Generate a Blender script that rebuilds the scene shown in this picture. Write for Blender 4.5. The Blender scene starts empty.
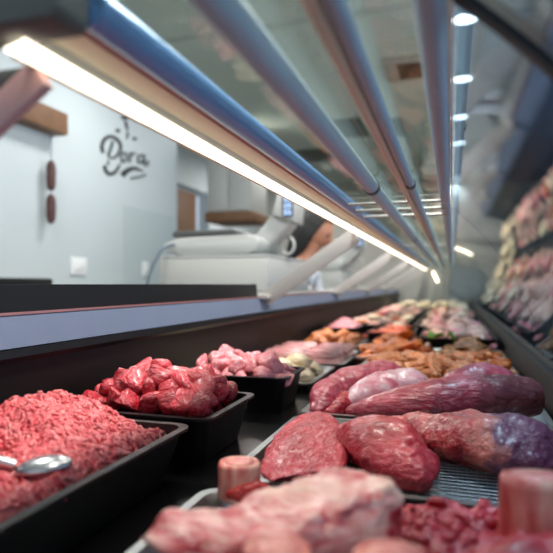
import bpy, bmesh, math, random
from mathutils import Vector, noise, Matrix
R = random.Random(7)
C = bpy.context.scene.collection
PI = math.pi

# ---------------------------------------------------------------- camera frame
TH = math.atan(175.5 / 553.0); CT, ST = math.cos(TH), math.sin(TH)
def ray(px, py):
    a = (px - 276.5) / 553.0; b = (py - 284.0) / 553.0
    return Vector((-ST + a * CT, CT + a * ST, -b))
def atz(px, py, z):
    r = ray(px, py); return r * (z / r.z)
def atx(px, py, x):
    r = ray(px, py); return r * (x / r.x)
def aty(px, py, y):
    r = ray(px, py); return r * (y / r.y)

# ---------------------------------------------------------------- materials
def lin(c):
    return tuple(((v / 255) / 12.92 if v / 255 <= .04045 else ((v / 255 + .055) / 1.055) ** 2.4) for v in c) + (1,)
MATS = {}
def newmat(name):
    m = bpy.data.materials.new(name); m.use_nodes = True
    MATS[name] = m
    nt = m.node_tree; b = nt.nodes['Principled BSDF']
    return m, nt, b
def N(nt, t, **kw):
    n = nt.nodes.new(t)
    for k, v in kw.items():
        if k in n.inputs: n.inputs[k].default_value = v
        else: setattr(n, k, v)
    return n
def simple(name, col, rough=.5, metal=0., var=.08, scale=20, bump=0., bscale=200, coat=0., spec=.5):
    m, nt, b = newmat(name)
    tc = N(nt, 'ShaderNodeTexCoord')
    nz = N(nt, 'ShaderNodeTexNoise'); nz.inputs['Scale'].default_value = scale; nz.inputs['Detail'].default_value = 4
    nt.links.new(tc.outputs['Object'], nz.inputs['Vector'])
    mx = N(nt, 'ShaderNodeMix', data_type='RGBA')
    c = lin(col)
    mx.inputs['A'].default_value = tuple(v * (1 - var) for v in c[:3]) + (1,)
    mx.inputs['B'].default_value = tuple(min(1, v * (1 + var)) for v in c[:3]) + (1,)
    nt.links.new(nz.outputs['Fac'], mx.inputs['Factor'])
    nt.links.new(mx.outputs['Result'], b.inputs['Base Color'])
    b.inputs['Roughness'].default_value = rough; b.inputs['Metallic'].default_value = metal
    b.inputs['Coat Weight'].default_value = coat; b.inputs['Specular IOR Level'].default_value = spec
    if bump:
        n2 = N(nt, 'ShaderNodeTexNoise'); n2.inputs['Scale'].default_value = bscale
        nt.links.new(tc.outputs['Object'], n2.inputs['Vector'])
        bp = N(nt, 'ShaderNodeBump'); bp.inputs['Strength'].default_value = bump; bp.inputs['Distance'].default_value = .002
        nt.links.new(n2.outputs['Fac'], bp.inputs['Height']); nt.links.new(bp.outputs['Normal'], b.inputs['Normal'])
    return m
def meat(name, stops, scale=18, stretch=(1, 1, 1), streak=None, streak_amt=.45, streak_scale=60, rough=.40, bump=.8, bscale=110, sss=.05, detail=9, sdist=2.5, coat=.3, rand=0.0):
    """stops: list of (position, rgb). streak: colour of pale fibres and marbling laid over it."""
    m, nt, b = newmat(name)
    tc = N(nt, 'ShaderNodeTexCoord'); mp = N(nt, 'ShaderNodeMapping'); mp.inputs['Scale'].default_value = stretch
    nt.links.new(tc.outputs['Object'], mp.inputs['Vector'])
    nz = N(nt, 'ShaderNodeTexNoise'); nz.inputs['Scale'].default_value = scale; nz.inputs['Detail'].default_value = detail
    nz.inputs['Distortion'].default_value = .6
    nt.links.new(mp.outputs['Vector'], nz.inputs['Vector'])
    rp = N(nt, 'ShaderNodeValToRGB')
    while len(rp.color_ramp.elements) < len(stops): rp.color_ramp.elements.new(.5)
    for e, (p, c) in zip(rp.color_ramp.elements, stops): e.position = p; e.color = lin(c)
    nt.links.new(nz.outputs['Fac'], rp.inputs['Fac'])
    out = rp.outputs['Color']
    if streak:
        s = N(nt, 'ShaderNodeTexNoise'); s.inputs['Scale'].default_value = streak_scale; s.inputs['Detail'].default_value = 6
        s.inputs['Distortion'].default_value = sdist
        nt.links.new(mp.outputs['Vector'], s.inputs['Vector'])
        mr = N(nt, 'ShaderNodeMapRange'); mr.inputs['From Min'].default_value = .48; mr.inputs['From Max'].default_value = .64
        mr.inputs['To Max'].default_value = streak_amt
        nt.links.new(s.outputs['Fac'], mr.inputs['Value'])
        mx = N(nt, 'ShaderNodeMix', data_type='RGBA')
        nt.links.new(mr.outputs['Result'], mx.inputs['Factor']); nt.links.new(out, mx.inputs['A']); mx.inputs['B'].default_value = lin(streak)
        out = mx.outputs['Result']
    if rand:
        oi = N(nt, 'ShaderNodeObjectInfo'); hs = N(nt, 'ShaderNodeHueSaturation')
        r2 = N(nt, 'ShaderNodeMapRange'); r2.inputs['To Min'].default_value = 1 - rand; r2.inputs['To Max'].default_value = 1 + rand
        nt.links.new(oi.outputs['Random'], r2.inputs['Value']); nt.links.new(r2.outputs['Result'], hs.inputs['Value'])
        nt.links.new(out, hs.inputs['Color']); out = hs.outputs['Color']
    nt.links.new(out, b.inputs['Base Color'])
    b.inputs['Roughness'].default_value = rough; b.inputs['Coat Weight'].default_value = coat; b.inputs['Coat Roughness'].default_value = .22
    b.inputs['Subsurface Weight'].default_value = sss; b.inputs['Subsurface Scale'].default_value = .006
    b.inputs['Subsurface Radius'].default_value = (1, .3, .2)
    n2 = N(nt, 'ShaderNodeTexNoise'); n2.inputs['Scale'].default_value = bscale; n2.inputs['Detail'].default_value = 5
    nt.links.new(mp.outputs['Vector'], n2.inputs['Vector'])
    bp = N(nt, 'ShaderNodeBump'); bp.inputs['Strength'].default_value = bump; bp.inputs['Distance'].default_value = .008
    nt.links.new(n2.outputs['Fac'], bp.inputs['Height']); nt.links.new(bp.outputs['Normal'], b.inputs['Normal'])
    return m
def emit(name, col, strength):
    m, nt, b = newmat(name)
    b.inputs['Base Color'].default_value = lin(col); b.inputs['Emission Color'].default_value = lin(col)
    b.inputs['Emission Strength'].default_value = strength
    return m
def glass(name, tint, boost=1.0, base=.0, rough=.02):
    m, nt, b = newmat(name)
    nt.nodes.remove(b)
    out = nt.nodes['Material Output']
    tr = N(nt, 'ShaderNodeBsdfTransparent'); tr.inputs['Color'].default_value = lin(tint)
    gl = N(nt, 'ShaderNodeBsdfGlossy'); gl.inputs['Roughness'].default_value = rough; gl.inputs['Color'].default_value = (1, 1, 1, 1)
    fr = N(nt, 'ShaderNodeFresnel')
    ge = N(nt, 'ShaderNodeNewGeometry'); im = N(nt, 'ShaderNodeMapRange')      # same reflectance from both sides of each face
    im.inputs['To Min'].default_value = 1.5; im.inputs['To Max'].default_value = 1 / 1.5
    nt.links.new(ge.outputs['Backfacing'], im.inputs['Value']); nt.links.new(im.outputs['Result'], fr.inputs['IOR'])
    ma = N(nt, 'ShaderNodeMath', operation='MULTIPLY_ADD', use_clamp=True); ma.inputs[1].default_value = boost; ma.inputs[2].default_value = base
    mx = N(nt, 'ShaderNodeMixShader')
    nt.links.new(fr.outputs[0], ma.inputs[0]); nt.links.new(ma.outputs[0], mx.inputs[0])
    nt.links.new(tr.outputs[0], mx.inputs[1]); nt.links.new(gl.outputs[0], mx.inputs[2]); nt.links.new(mx.outputs[0], out.inputs['Surface'])
    return m

white_wall = simple('white_wall_paint', (182, 191, 194), .7, var=.02, scale=1.5)
grey_wall = simple('grey_wall_paint', (172, 170, 162), .8, var=.03, scale=1.5)
ceil_mat = simple('ceiling_paint', (206, 212, 206), .8, var=.04, scale=1)
slate = simple('slate_blue_paint', (104, 128, 152), .7, var=.1, scale=1)
floor_mat = simple('floor_tile', (84, 84, 84), .4, var=.1, scale=3)
black = simple('black_plastic', (11, 11, 13), .42, var=.2, scale=40, spec=.35, bump=.1, bscale=300)
blackin = simple('black_case_panel', (9, 8, 8), .5, var=.15, scale=8, spec=.25)
blackdeck = simple('black_deck', (12, 12, 13), .25, var=.2, scale=30)
steel = simple('stainless_steel', (190, 192, 192), .3, metal=1, var=.06, scale=30)
steel_dark = simple('shaded_steel', (140, 142, 142), .35, metal=.95, var=.08, scale=30)  # steel darkened to paint the shade inside the racked pans
dullsteel = simple('brushed_steel', (176, 176, 174), .42, metal=.85, var=.05, scale=40)
grey_tube = simple('grey_tube', (168, 190, 204), .45, metal=.05, var=.05, scale=10)
beige_tube = simple('beige_tube', (232, 222, 194), .5, metal=.1, var=.06, scale=10)
blue_ano = simple('blue_anodised', (116, 164, 220), .28, metal=.1, var=.12, scale=14)
red_ano = simple('copper_edge', (176, 124, 120), .35, metal=.5, var=.1, scale=30)
ledge_mat = simple('sky_reflect_ledge', (100, 110, 130), .42, metal=.15, var=.06, scale=14, bump=.12, bscale=500)  # blue of the reflected sky painted into the ledge colour
armgrey = simple('bracket_grey', (176, 172, 166), .5, metal=.2, var=.04)
reflect_arm = simple('meat_reflect_bracket', (190, 148, 144), .5, metal=.1, var=.06, scale=20)  # pink paints the meat's reflection into the steel colour
dgrey = simple('dark_grey_housing', (92, 96, 92), .55, var=.1, scale=8)
highlight_mat = simple('rail_highlight', (226, 220, 204), .5, var=.1, scale=200)  # pale colour for the painted highlight along the front rail
rubber = simple('black_rubber', (14, 15, 17), .5)
railgrey = simple('slate_rail', (24, 29, 35), .5, metal=0, var=.1)
wood = simple('dark_wood', (104, 72, 46), .6, var=.5, scale=12, bump=.3, bscale=40)
door_wood = simple('door_wood', (104, 70, 40), .6, var=.15, scale=6)
scale_white = simple('scale_plastic', (166, 168, 164), .4, var=.02)
scale_dark = simple('scale_plate', (86, 88, 86), .35, metal=.4, var=.05)
box_mat = simple('painted_stand', (166, 167, 161), .5, var=.02)
cable_mat = simple('cable_grey', (84, 96, 108), .5)
ink = simple('black_lettering', (16, 18, 20), .6)
screen_mat = simple('display_black', (10, 14, 22), .2)
digit_mat = emit('display_digits', (200, 225, 255), .3)
led = emit('led_diffuser', (255, 240, 216), 3.0)
lamp_mat = emit('downlight_lens', (255, 253, 246), 9.0)
skin = simple('skin', (156, 106, 82), .5, var=.05)
hairm = simple('black_hair', (14, 13, 15), .6, var=.3, scale=60)
shirt = simple('white_shirt', (196, 200, 206), .8, var=.05)
apron = simple('dark_trousers', (40, 42, 48), .8)
switch_mat = simple('switch_plastic', (226, 228, 228), .4, var=.02)
glass_top = glass('top_pane_glass', (224, 228, 224), .34, .02)
glass_front = glass('front_pane_glass', (190, 206, 218), 1.05, .02)
glass_small = glass('screen_glass', (250, 252, 252), .06, .005)

M_mince = meat('minced_beef', [(.25, (190, 48, 56)), (.5, (218, 76, 82)), (.78, (238, 142, 138))], scale=70, streak=(242, 176, 168), streak_amt=.35, streak_scale=190, rough=.4, bump=.8, bscale=330, sss=.15, sdist=1)
M_beef = meat('diced_beef', [(.28, (136, 10, 26)), (.52, (190, 28, 46)), (.75, (214, 72, 84))], scale=22, streak=(232, 150, 148), streak_amt=.4, streak_scale=70, rand=.25, stretch=(1, 1, 2.2))
M_pork = meat('diced_pork', [(.3, (206, 96, 106)), (.55, (226, 132, 138)), (.8, (240, 176, 174))], scale=22, streak=(250, 214, 206), streak_amt=.4, streak_scale=60, rand=.12)
M_steak = meat('lean_beef', [(.3, (150, 12, 30)), (.52, (192, 34, 54)), (.75, (214, 84, 96))], scale=13, stretch=(1, .45, 1), streak=(240, 170, 176), streak_amt=.42, streak_scale=95, bump=.9, bscale=120)
M_steak2 = meat('dark_beef', [(.3, (138, 8, 26)), (.52, (182, 24, 44)), (.78, (210, 70, 84))], scale=16, stretch=(.6, 1, 1), streak=(226, 140, 148), streak_amt=.25, streak_scale=90, bump=.9, bscale=100, rough=.36)
M_purple = meat('beef_with_stamp', [(.35, (142, 8, 26)), (.52, (196, 38, 50)), (.7, (222, 130, 120))], scale=11, streak=(236, 180, 160), streak_amt=.4, streak_scale=44, bump=.9, bscale=90, rough=.34)
def add_patch(m, col, axis_from, axis_to, comp=0, tmax=.88):
    nt = m.node_tree; b = nt.nodes['Principled BSDF']; src = b.inputs['Base Color'].links[0].from_socket
    tc = N(nt, 'ShaderNodeTexCoord'); nz = N(nt, 'ShaderNodeTexNoise'); nz.inputs['Scale'].default_value = 28; nz.inputs['Detail'].default_value = 5
    nt.links.new(tc.outputs['Object'], nz.inputs['Vector'])
    sx = N(nt, 'ShaderNodeSeparateXYZ'); nt.links.new(tc.outputs['Object'], sx.inputs[0])
    ad = N(nt, 'ShaderNodeMath', operation='MULTIPLY_ADD'); ad.inputs[1].default_value = .07; nt.links.new(nz.outputs['Fac'], ad.inputs[0]); nt.links.new(sx.outputs[comp], ad.inputs[2])
    mr = N(nt, 'ShaderNodeMapRange'); mr.inputs['From Min'].default_value = axis_from; mr.inputs['From Max'].default_value = axis_to; mr.inputs['To Max'].default_value = tmax
    nt.links.new(ad.outputs[0], mr.inputs['Value'])
    mx = N(nt, 'ShaderNodeMix', data_type='RGBA'); nt.links.new(mr.outputs['Result'], mx.inputs['Factor']); nt.links.new(src, mx.inputs['A']); mx.inputs['B'].default_value = lin(col)
    nt.links.new(mx.outputs['Result'], b.inputs['Base Color'])
add_patch(M_purple, (206, 134, 116), .018, .06, tmax=.6)      # fat cover
add_patch(M_purple, (82, 26, 74), .060, .076)         # stained purple end
M_loin = meat('pork_loin', [(.3, (132, 28, 48)), (.5, (182, 58, 80)), (.72, (210, 104, 122))], scale=10, stretch=(.4, 1, 1), streak=(224, 176, 184), streak_amt=.28, streak_scale=70, rough=.34, bump=.8, bscale=90)
M_loin2 = meat('aged_pork_loin', [(.3, (130, 26, 44)), (.5, (178, 52, 72)), (.72, (206, 98, 114))], scale=10, stretch=(.4, 1, 1), streak=(214, 170, 176), streak_amt=.22, streak_scale=60, rough=.32, bump=.9, bscale=90)
add_patch(M_loin2, (96, 46, 46), .07, .12)
M_silver = meat('silverskin', [(.36, (196, 84, 108)), (.47, (222, 160, 172)), (.7, (228, 196, 206))], scale=12, stretch=(.5, 1, 1), streak=(236, 214, 220), streak_amt=.5, streak_scale=40, rough=.25, bump=.3, bscale=60)
M_rib = meat('bone_in_beef', [(.38, (164, 24, 40)), (.46, (196, 72, 80)), (.53, (222, 146, 142)), (.65, (232, 190, 172))], scale=22, stretch=(.4, 1, 1.8), streak=(240, 214, 198), streak_amt=.5, streak_scale=45, bump=.5, bscale=50)
M_bone = meat('bone_surface', [(.34, (186, 62, 60)), (.5, (216, 126, 112)), (.7, (236, 190, 168))], scale=40, stretch=(1, 1, .3), rough=.4, bump=.3)
M_marrow = meat('marrow', [(.3, (200, 84, 84)), (.6, (232, 152, 140)), (.85, (240, 196, 176))], scale=60, rough=.35, bump=.5)
M_bonered = meat('red_flesh', [(.3, (158, 22, 26)), (.6, (196, 48, 44)), (.85, (220, 100, 86))], scale=40, rough=.3)
M_orange = meat('orange_marinade', [(.25, (150, 62, 22)), (.5, (206, 112, 52)), (.78, (232, 168, 118))], scale=30, streak=(240, 200, 160), streak_amt=.4, streak_scale=80, rough=.25, rand=.2)
M_spice = meat('paprika_marinade', [(.25, (140, 50, 10)), (.5, (212, 102, 22)), (.78, (240, 152, 54))], scale=34, streak=(120, 40, 14), streak_amt=.5, streak_scale=120, rough=.22, rand=.3)
M_brown = meat('brown_marinade', [(.25, (84, 42, 18)), (.5, (150, 88, 36)), (.78, (196, 128, 60))], scale=34, streak=(90, 70, 20), streak_amt=.5, streak_scale=140, rough=.25, rand=.3)
M_white = meat('pale_chicken', [(.3, (206, 176, 130)), (.55, (230, 212, 178)), (.8, (242, 230, 206))], scale=24, rough=.35, rand=.08)
M_belly = meat('pork_belly', [(.36, (206, 110, 118)), (.48, (232, 180, 176)), (.64, (244, 222, 214))], scale=26, stretch=(.3, 1, 2.5), rough=.4, rand=.06)
M_salmon = meat('salmon_flesh', [(.3, (206, 70, 36)), (.6, (232, 104, 66)), (.85, (240, 150, 112))], scale=30, rough=.3, rand=.08)
M_pale = meat('pale_sausage', [(.3, (206, 150, 132)), (.6, (228, 188, 170)), (.85, (240, 214, 200))], scale=30, rough=.4, rand=.25)
M_pinkmince = meat('pink_mince', [(.3, (206, 110, 120)), (.6, (226, 150, 156)), (.85, (238, 190, 186))], scale=60, rough=.45, bump=.8)
M_salami = simple('dark_salami', (76, 44, 42), .6, var=.4, scale=30, bump=.5, bscale=80)
M_herb = simple('green_herb', (94, 130, 50), .6, var=.3)

# ---------------------------------------------------------------- mesh helpers
def link(name, me, mat, parent=None, loc=None, smooth=True):
    me.materials.append(mat)
    if smooth: me.shade_smooth()
    o = bpy.data.objects.new(name, me); C.objects.link(o)
    if loc is not None: o.location = loc
    if parent is not None: o.parent = parent
    return o
def mesh(name, vs, fs, mat, parent=None, origin=(0, 0, 0), smooth=True, mats=None, mi=None):
    me = bpy.data.meshes.new(name); og = Vector(origin)
    me.from_pydata([tuple(Vector(v) - og) for v in vs], [], fs)
    bm = bmesh.new(); bm.from_mesh(me); bmesh.ops.recalc_face_normals(bm, faces=bm.faces); bm.to_mesh(me); bm.free()
    o = link(name, me, mat, parent, None, smooth)
    po = Vector(parent.location) if parent is not None else Vector((0, 0, 0))
    if parent is not None and parent.parent is not None: po += Vector(parent.parent.location)
    o.location = og - po
    return o
def tag(o, label, cat, group=None, kind=None):
    o['label'] = label; o['category'] = cat
    if group: o['group'] = group
    if kind: o['kind'] = kind
    return o
def struct(o): o['kind'] = 'structure'; return o
def thing(name, loc, label, cat, group=None):
    o = bpy.data.objects.new(name, None); C.objects.link(o); o.location = loc
    o.empty_display_size = .02
    return tag(o, label, cat, group)
def setobj(bm, name, mat, parent, origin, smooth=False, bevel=0, seg=2):
    if bevel:
        bmesh.ops.bevel(bm, geom=bm.edges[:], offset=bevel, segments=seg, affect='EDGES', profile=.5)
    og = Vector(origin)
    bmesh.ops.translate(bm, verts=bm.verts, vec=-og)
    me = bpy.data.meshes.new(name); bmesh.ops.recalc_face_normals(bm, faces=bm.faces); bm.to_mesh(me); bm.free()
    o = link(name, me, mat, parent, None, False)
    if smooth or bevel:
        me.shade_smooth(); 
        try: me.set_sharp_from_angle(angle=math.radians(38))
        except Exception: pass
    po = Vector((0, 0, 0)); p = parent
    while p is not None: po += Vector(p.location); p = p.parent
    o.location = og - po
    return o
def box(name, a, b, mat, parent=None, bevel=0.0, origin=None, rot=None):
    bm = bmesh.new(); bmesh.ops.create_cube(bm, size=1)
    a = Vector(a); b = Vector(b); c = (a + b) / 2; d = b - a
    bmesh.ops.scale(bm, vec=(abs(d.x), abs(d.y), abs(d.z)), verts=bm.verts)
    if rot: bmesh.ops.rotate(bm, verts=bm.verts, cent=(0, 0, 0), matrix=rot)
    bmesh.ops.translate(bm, verts=bm.verts, vec=c)
    if origin is None: origin = (c.x, c.y, min(a.z, b.z)) if parent is None else c
    return setobj(bm, name, mat, parent, origin, bevel=bevel)
def prism(name, prof, y0, y1, mat, parent=None, bevel=0):
    """a profile in X-Z swept along Y"""
    n = len(prof); vs = [(x, y0, z) for x, z in prof] + [(x, y1, z) for x, z in prof]
    bm = bmesh.new(); V = [bm.verts.new(v) for v in vs]
    bm.faces.new(V[:n]); bm.faces.new(V[n:][::-1])
    for i in range(n):
        j = (i + 1) % n; bm.faces.new((V[i], V[j], V[n + j], V[n + i]))
    cx = sum(p[0] for p in prof) / n; cz = sum(p[1] for p in prof) / n
    return setobj(bm, name, mat, parent, (cx, (y0 + y1) / 2, cz), bevel=bevel)
def cyl(name, p0, p1, r, mat, parent=None, seg=24, r2=None, bevel=0):
    p0 = Vector(p0); p1 = Vector(p1); d = p1 - p0
    bm = bmesh.new(); bmesh.ops.create_cone(bm, cap_ends=True, segments=seg, radius1=r, radius2=r if r2 is None else r2, depth=d.length)
    q = Vector((0, 0, 1)).rotation_difference(d.normalized())
    bmesh.ops.rotate(bm, verts=bm.verts, cent=(0, 0, 0), matrix=q.to_matrix())
    bmesh.ops.translate(bm, verts=bm.verts, vec=(p0 + p1) / 2)
    return setobj(bm, name, mat, parent, (p0 + p1) / 2, smooth=True)
def catmull(P, n):
    out = []
    m = len(P) - 1
    for k in range(n + 1):
        t = k / n * m; i = min(int(t), m - 1); f = t - i
        p0 = P[max(i - 1, 0)]; p1 = P[i]; p2 = P[i + 1]; p3 = P[min(i + 2, m)]
        out.append(tuple(.5 * ((2 * b) + (-a + c) * f + (2 * a - 5 * b + 4 * c - d) * f * f + (-a + 3 * b - 3 * c + d) * f ** 3)
                         for a, b, c, d in zip(p0, p1, p2, p3)))
    return out
def loft(path, radii, amp=.004, freq=18, seg=56, rings=76, seed=0, floor=None, power=2.0, fold=0.0):
    """body along a path; radii = (half width, half height) per path point"""
    pts = catmull([tuple(p) + tuple(r) for p, r in zip(path, radii)], rings)
    vs = []; so = Vector((seed * 3.7, seed * 1.3, seed * 2.1))
    for k, p in enumerate(pts):
        c = Vector(p[:3]); rw, rh = max(p[3], .0015), max(p[4], .0015)
        a = Vector(pts[max(k - 1, 0)][:3]); b = Vector(pts[min(k + 1, len(pts) - 1)][:3])
        d = (b - a).normalized(); side = d.cross(Vector((0, 0, 1))).normalized(); up = side.cross(d)
        for s in range(seg):
            t = 2 * PI * s / seg; ct, st = math.cos(t), math.sin(t)
            e = 2 / power
            u = math.copysign(abs(ct) ** e, ct) * rw; w = math.copysign(abs(st) ** e, st) * rh
            q = c + side * u + up * w
            n = (side * (ct / rw) + up * (st / rh)).normalized()
            dsp = noise.fractal((q + so) * freq, .75, 2.1, 6) * amp
            if fold: dsp += -fold * max(0, noise.noise((q + so) * freq * .5) - .15)
            q = q + n * dsp
            if floor is not None and q.z < floor: q.z = floor + (q.z - floor) * .02
            vs.append(q)
    fs = []
    R_ = len(pts)
    for k in range(R_ - 1):
        for s in range(seg):
            s2 = (s + 1) % seg
            fs.append((k * seg + s, k * seg + s2, (k + 1) * seg + s2, (k + 1) * seg + s))
    c0 = len(vs); vs.append(sum((vs[s] for s in range(seg)), Vector()) / seg)
    c1 = len(vs); vs.append(sum((vs[(R_ - 1) * seg + s] for s in range(seg)), Vector()) / seg)
    for s in range(seg):
        fs.append((c0, (s + 1) % seg, s)); fs.append((c1, (R_ - 1) * seg + s, (R_ - 1) * seg + (s + 1) % seg))
    return vs, fs
def cut(name, path, radii, mat, label, cat, group=None, **kw):
    vs, fs = loft(path, radii, **kw)
    mz = min(v.z for v in vs); c = sum(vs, Vector()) / len(vs)
    o = mesh(name, vs, fs, mat, None, (c.x, c.y, mz))
    return tag(o, label, cat, group)
def chunk_mesh(name, mat, sx, sy, sz, seed, npts=11, bev=.12, amp=.05):
    r = random.Random(seed); bm = bmesh.new()
    for _ in range(npts):
        v = Vector((r.uniform(-1, 1), r.uniform(-1, 1), r.uniform(-1, 1)))
        v = v / max(abs(v.x), abs(v.y), abs(v.z)) if r.random() < .75 else v
        bm.verts.new((v.x * sx, v.y * sy, v.z * sz))
    for s in ((1, 0, 0), (-1, 0, 0), (0, 1, 0), (0, -1, 0), (0, 0, 1), (0, 0, -1)):
        bm.verts.new((s[0] * sx * .85, s[1] * sy * .85, s[2] * sz * .85))
    g = bmesh.ops.convex_hull(bm, input=bm.verts)
    bmesh.ops.delete(bm, geom=[v for v in bm.verts if not v.link_faces], context='VERTS')
    bmesh.ops.triangulate(bm, faces=bm.faces)
    bmesh.ops.subdivide_edges(bm, edges=bm.edges[:], cuts=3, use_grid_fill=True)
    for _ in range(2): bmesh.ops.smooth_vert(bm, verts=bm.verts, factor=.5, use_axis_x=True, use_axis_y=True, use_axis_z=True)
    for v in bm.verts:
        v.co += v.co.normalized() * noise.fractal(v.co / max(sx, sy, sz) * 1.5 + Vector((seed, seed, 0)), .9, 2, 3) * amp * max(sx, sy, sz)
    me = bpy.data.meshes.new(name); bmesh.ops.recalc_face_normals(bm, faces=bm.faces); bm.to_mesh(me); bm.free()
    me.materials.append(mat); me.shade_smooth()
    return me
def blob_mesh(name, mat, sx, sy, sz, seed, amp=.18, freq=1.4, sub=4, bend=0.0):
    bm = bmesh.new(); bmesh.ops.create_icosphere(bm, subdivisions=sub, radius=1)
    for v in bm.verts:
        n = v.co.copy(); d = noise.fractal(n * freq + Vector((seed * 2.3, seed, 0)), .9, 2, 3) * amp
        p = n * (1 + d)
        v.co = Vector((p.x * sx, p.y * sy + bend * (n.x ** 2) * sx, p.z * sz))
    me = bpy.data.meshes.new(name); bm.to_mesh(me); bm.free()
    me.materials.append(mat); me.shade_smooth()
    return me
def put(name, me, loc, rot, sc, label, cat, group):
    o = bpy.data.objects.new(name, me); C.objects.link(o); o.location = loc; o.rotation_euler = rot; o.scale = (sc, sc, sc)
    return tag(o, label, cat, group)
def heap(name, meshes, x0, x1, y0, y1, z, step, layers, label, cat, group, dz=None, flat=False, mound=0, tilt=.5, jit=.3):
    k = 0; dz = dz or step * .62
    for L in range(layers):
        inset = L * step * .42
        xa, xb, ya, yb = x0 + inset, x1 - inset, y0 + inset, y1 - inset
        nx = max(1, int((xb - xa) / step)); ny = max(1, int((yb - ya) / step))
        for j in range(ny):
            for i in range(nx):
                x = xa + (i + .5) * (xb - xa) / nx + R.uniform(-jit, jit) * step; y = ya + (j + .5) * (yb - ya) / ny + R.uniform(-jit, jit) * step
                x = min(max(x, xa + .3 * step), xb - .3 * step); y = min(max(y, ya + .3 * step), yb - .3 * step)
                cx = (x - (x0 + x1) / 2) / ((x1 - x0) / 2); cy = (y - (y0 + y1) / 2) / ((y1 - y0) / 2)
                zz = z + L * dz + mound * (1 - max(cx * cx, cy * cy)) + R.uniform(-.1, .1) * step
                t = tilt if tilt >= 1 else tilt * min(1, .25 + .35 * L)
                rot = (R.uniform(-t, t), R.uniform(-t, t), R.uniform(0, 6.28))
                put(name, meshes[k % len(meshes)], (x, y, zz), rot, R.uniform(.85, 1.12), label, cat, group); k += 1
    return k

# ---------------------------------------------------------------- the room
FL, CE = -1.15, 1.65
struct(box('floor', (-4.6, -2.5, FL - .1), (4.2, 12, FL), floor_mat))
struct(box('ceiling', (-4.6, -1.2, CE), (.56, 12, CE + .1), ceil_mat))
struct(box('ceiling_bulkhead', (.56, -1.2, CE - .12), (4.2, 12, CE + .1), slate))
struct(box('wall_left', (-2.65, -1.2, FL), (-2.5, 4.74, CE), white_wall))
# recess wall further back, with a doorway
struct(box('wall_recess', (-3.35, 4.6, FL), (-3.2, 6.0, CE), white_wall))
struct(box('wall_lintel', (-3.35, 6.0, 1.24), (-3.2, 7.0, CE), white_wall))
struct(box('wall_recess_far', (-3.35, 7.0, FL), (-3.2, 9.0, CE), white_wall))
struct(box('wall_recess_side', (-3.2, 4.6, FL), (-2.65, 4.74, CE), white_wall))
struct(box('wall_back', (-3.35, 9.0, FL), (4.2, 9.12, CE), grey_wall))
struct(box('wall_right', (3.6, 3.0, FL), (3.75, 9.0, CE - .12), slate))
d = struct(box('door_1', (-3.31, 5.98, FL), (-3.26, 6.72, 1.2), door_wood, bevel=.004))
# soffit and beam that the customer sees overhead
struct(box('ceiling_beam', (-.35, 7.2, 1.38), (.56, 7.5, CE), ceil_mat))

# downlights in a row
for i in range(8):
    y = 3.62 + 1.06 * i; x = .080 - .004 * i
    t = thing('ceiling_downlight', (x, y, CE), 
              ['round ceiling downlight, largest and topmost of the row', 'round ceiling downlight, second below the topmost of the row', 'round ceiling downlight, third in the row going away',
               'round ceiling downlight, fourth in the row going away', 'round ceiling downlight, fifth in the row going away', 'round ceiling downlight, sixth in the row going away',
               'round ceiling downlight, seventh in the row going away', 'round ceiling downlight, last and smallest of the row'][i], 'ceiling light', 'round downlights in one row over the counter')
    cyl('lens', (x, y, CE - .006), (x, y, CE + .01), .078, lamp_mat, t, 32)
    bm = bmesh.new()
    bmesh.ops.create_cone(bm, cap_ends=False, segments=32, radius1=.092, radius2=.092, depth=.012)
    rr = bmesh.ops.create_circle(bm, segments=32, radius=.079, cap_ends=False)
    tor = [((math.cos(a) * rad, math.sin(a) * rad, zz)) for a in [2 * PI * q / 32 for q in range(32)] for rad, zz in ((.079, -.010), (.094, -.010), (.094, 0), (.079, 0))]
    bm.free()
    vs = [(x + p[0], y + p[1], CE + p[2]) for p in tor]; fs = []
    for q in range(32):
        for e in range(4): fs.append((q * 4 + e, q * 4 + (e + 1) % 4, ((q + 1) % 32) * 4 + (e + 1) % 4, ((q + 1) % 32) * 4 + e))
    mesh('trim_ring', vs, fs, dullsteel, t, (x, y, CE - .005))
    L = bpy.data.lights.new('downlight_lamp', 'SPOT'); L.energy = 90; L.spot_size = 1.9; L.spot_blend = .8; L.shadow_soft_size = .07; L.color = (1, .95, .88)
    lo = bpy.data.objects.new('downlight_lamp', L); C.objects.link(lo); lo.location = (x, y, CE - .03)
# unseen fill lights added to brighten the staff side and the case
for i, (x, y) in enumerate([(-1.7, 1.4), (-1.7, 3.2), (-1.7, 5.4), (-2.3, 7.2), (-1.7, 7.6), (.062, .4), (.062, 1.9)]):
    L = bpy.data.lights.new('room_fill', 'AREA'); L.energy = 16 if x < 0 else 40; L.size = .3; L.color = (1, .97, .93)
    lo = bpy.data.objects.new('room_fill', L); C.objects.link(lo); lo.location = (x, y, CE - .02)

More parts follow.
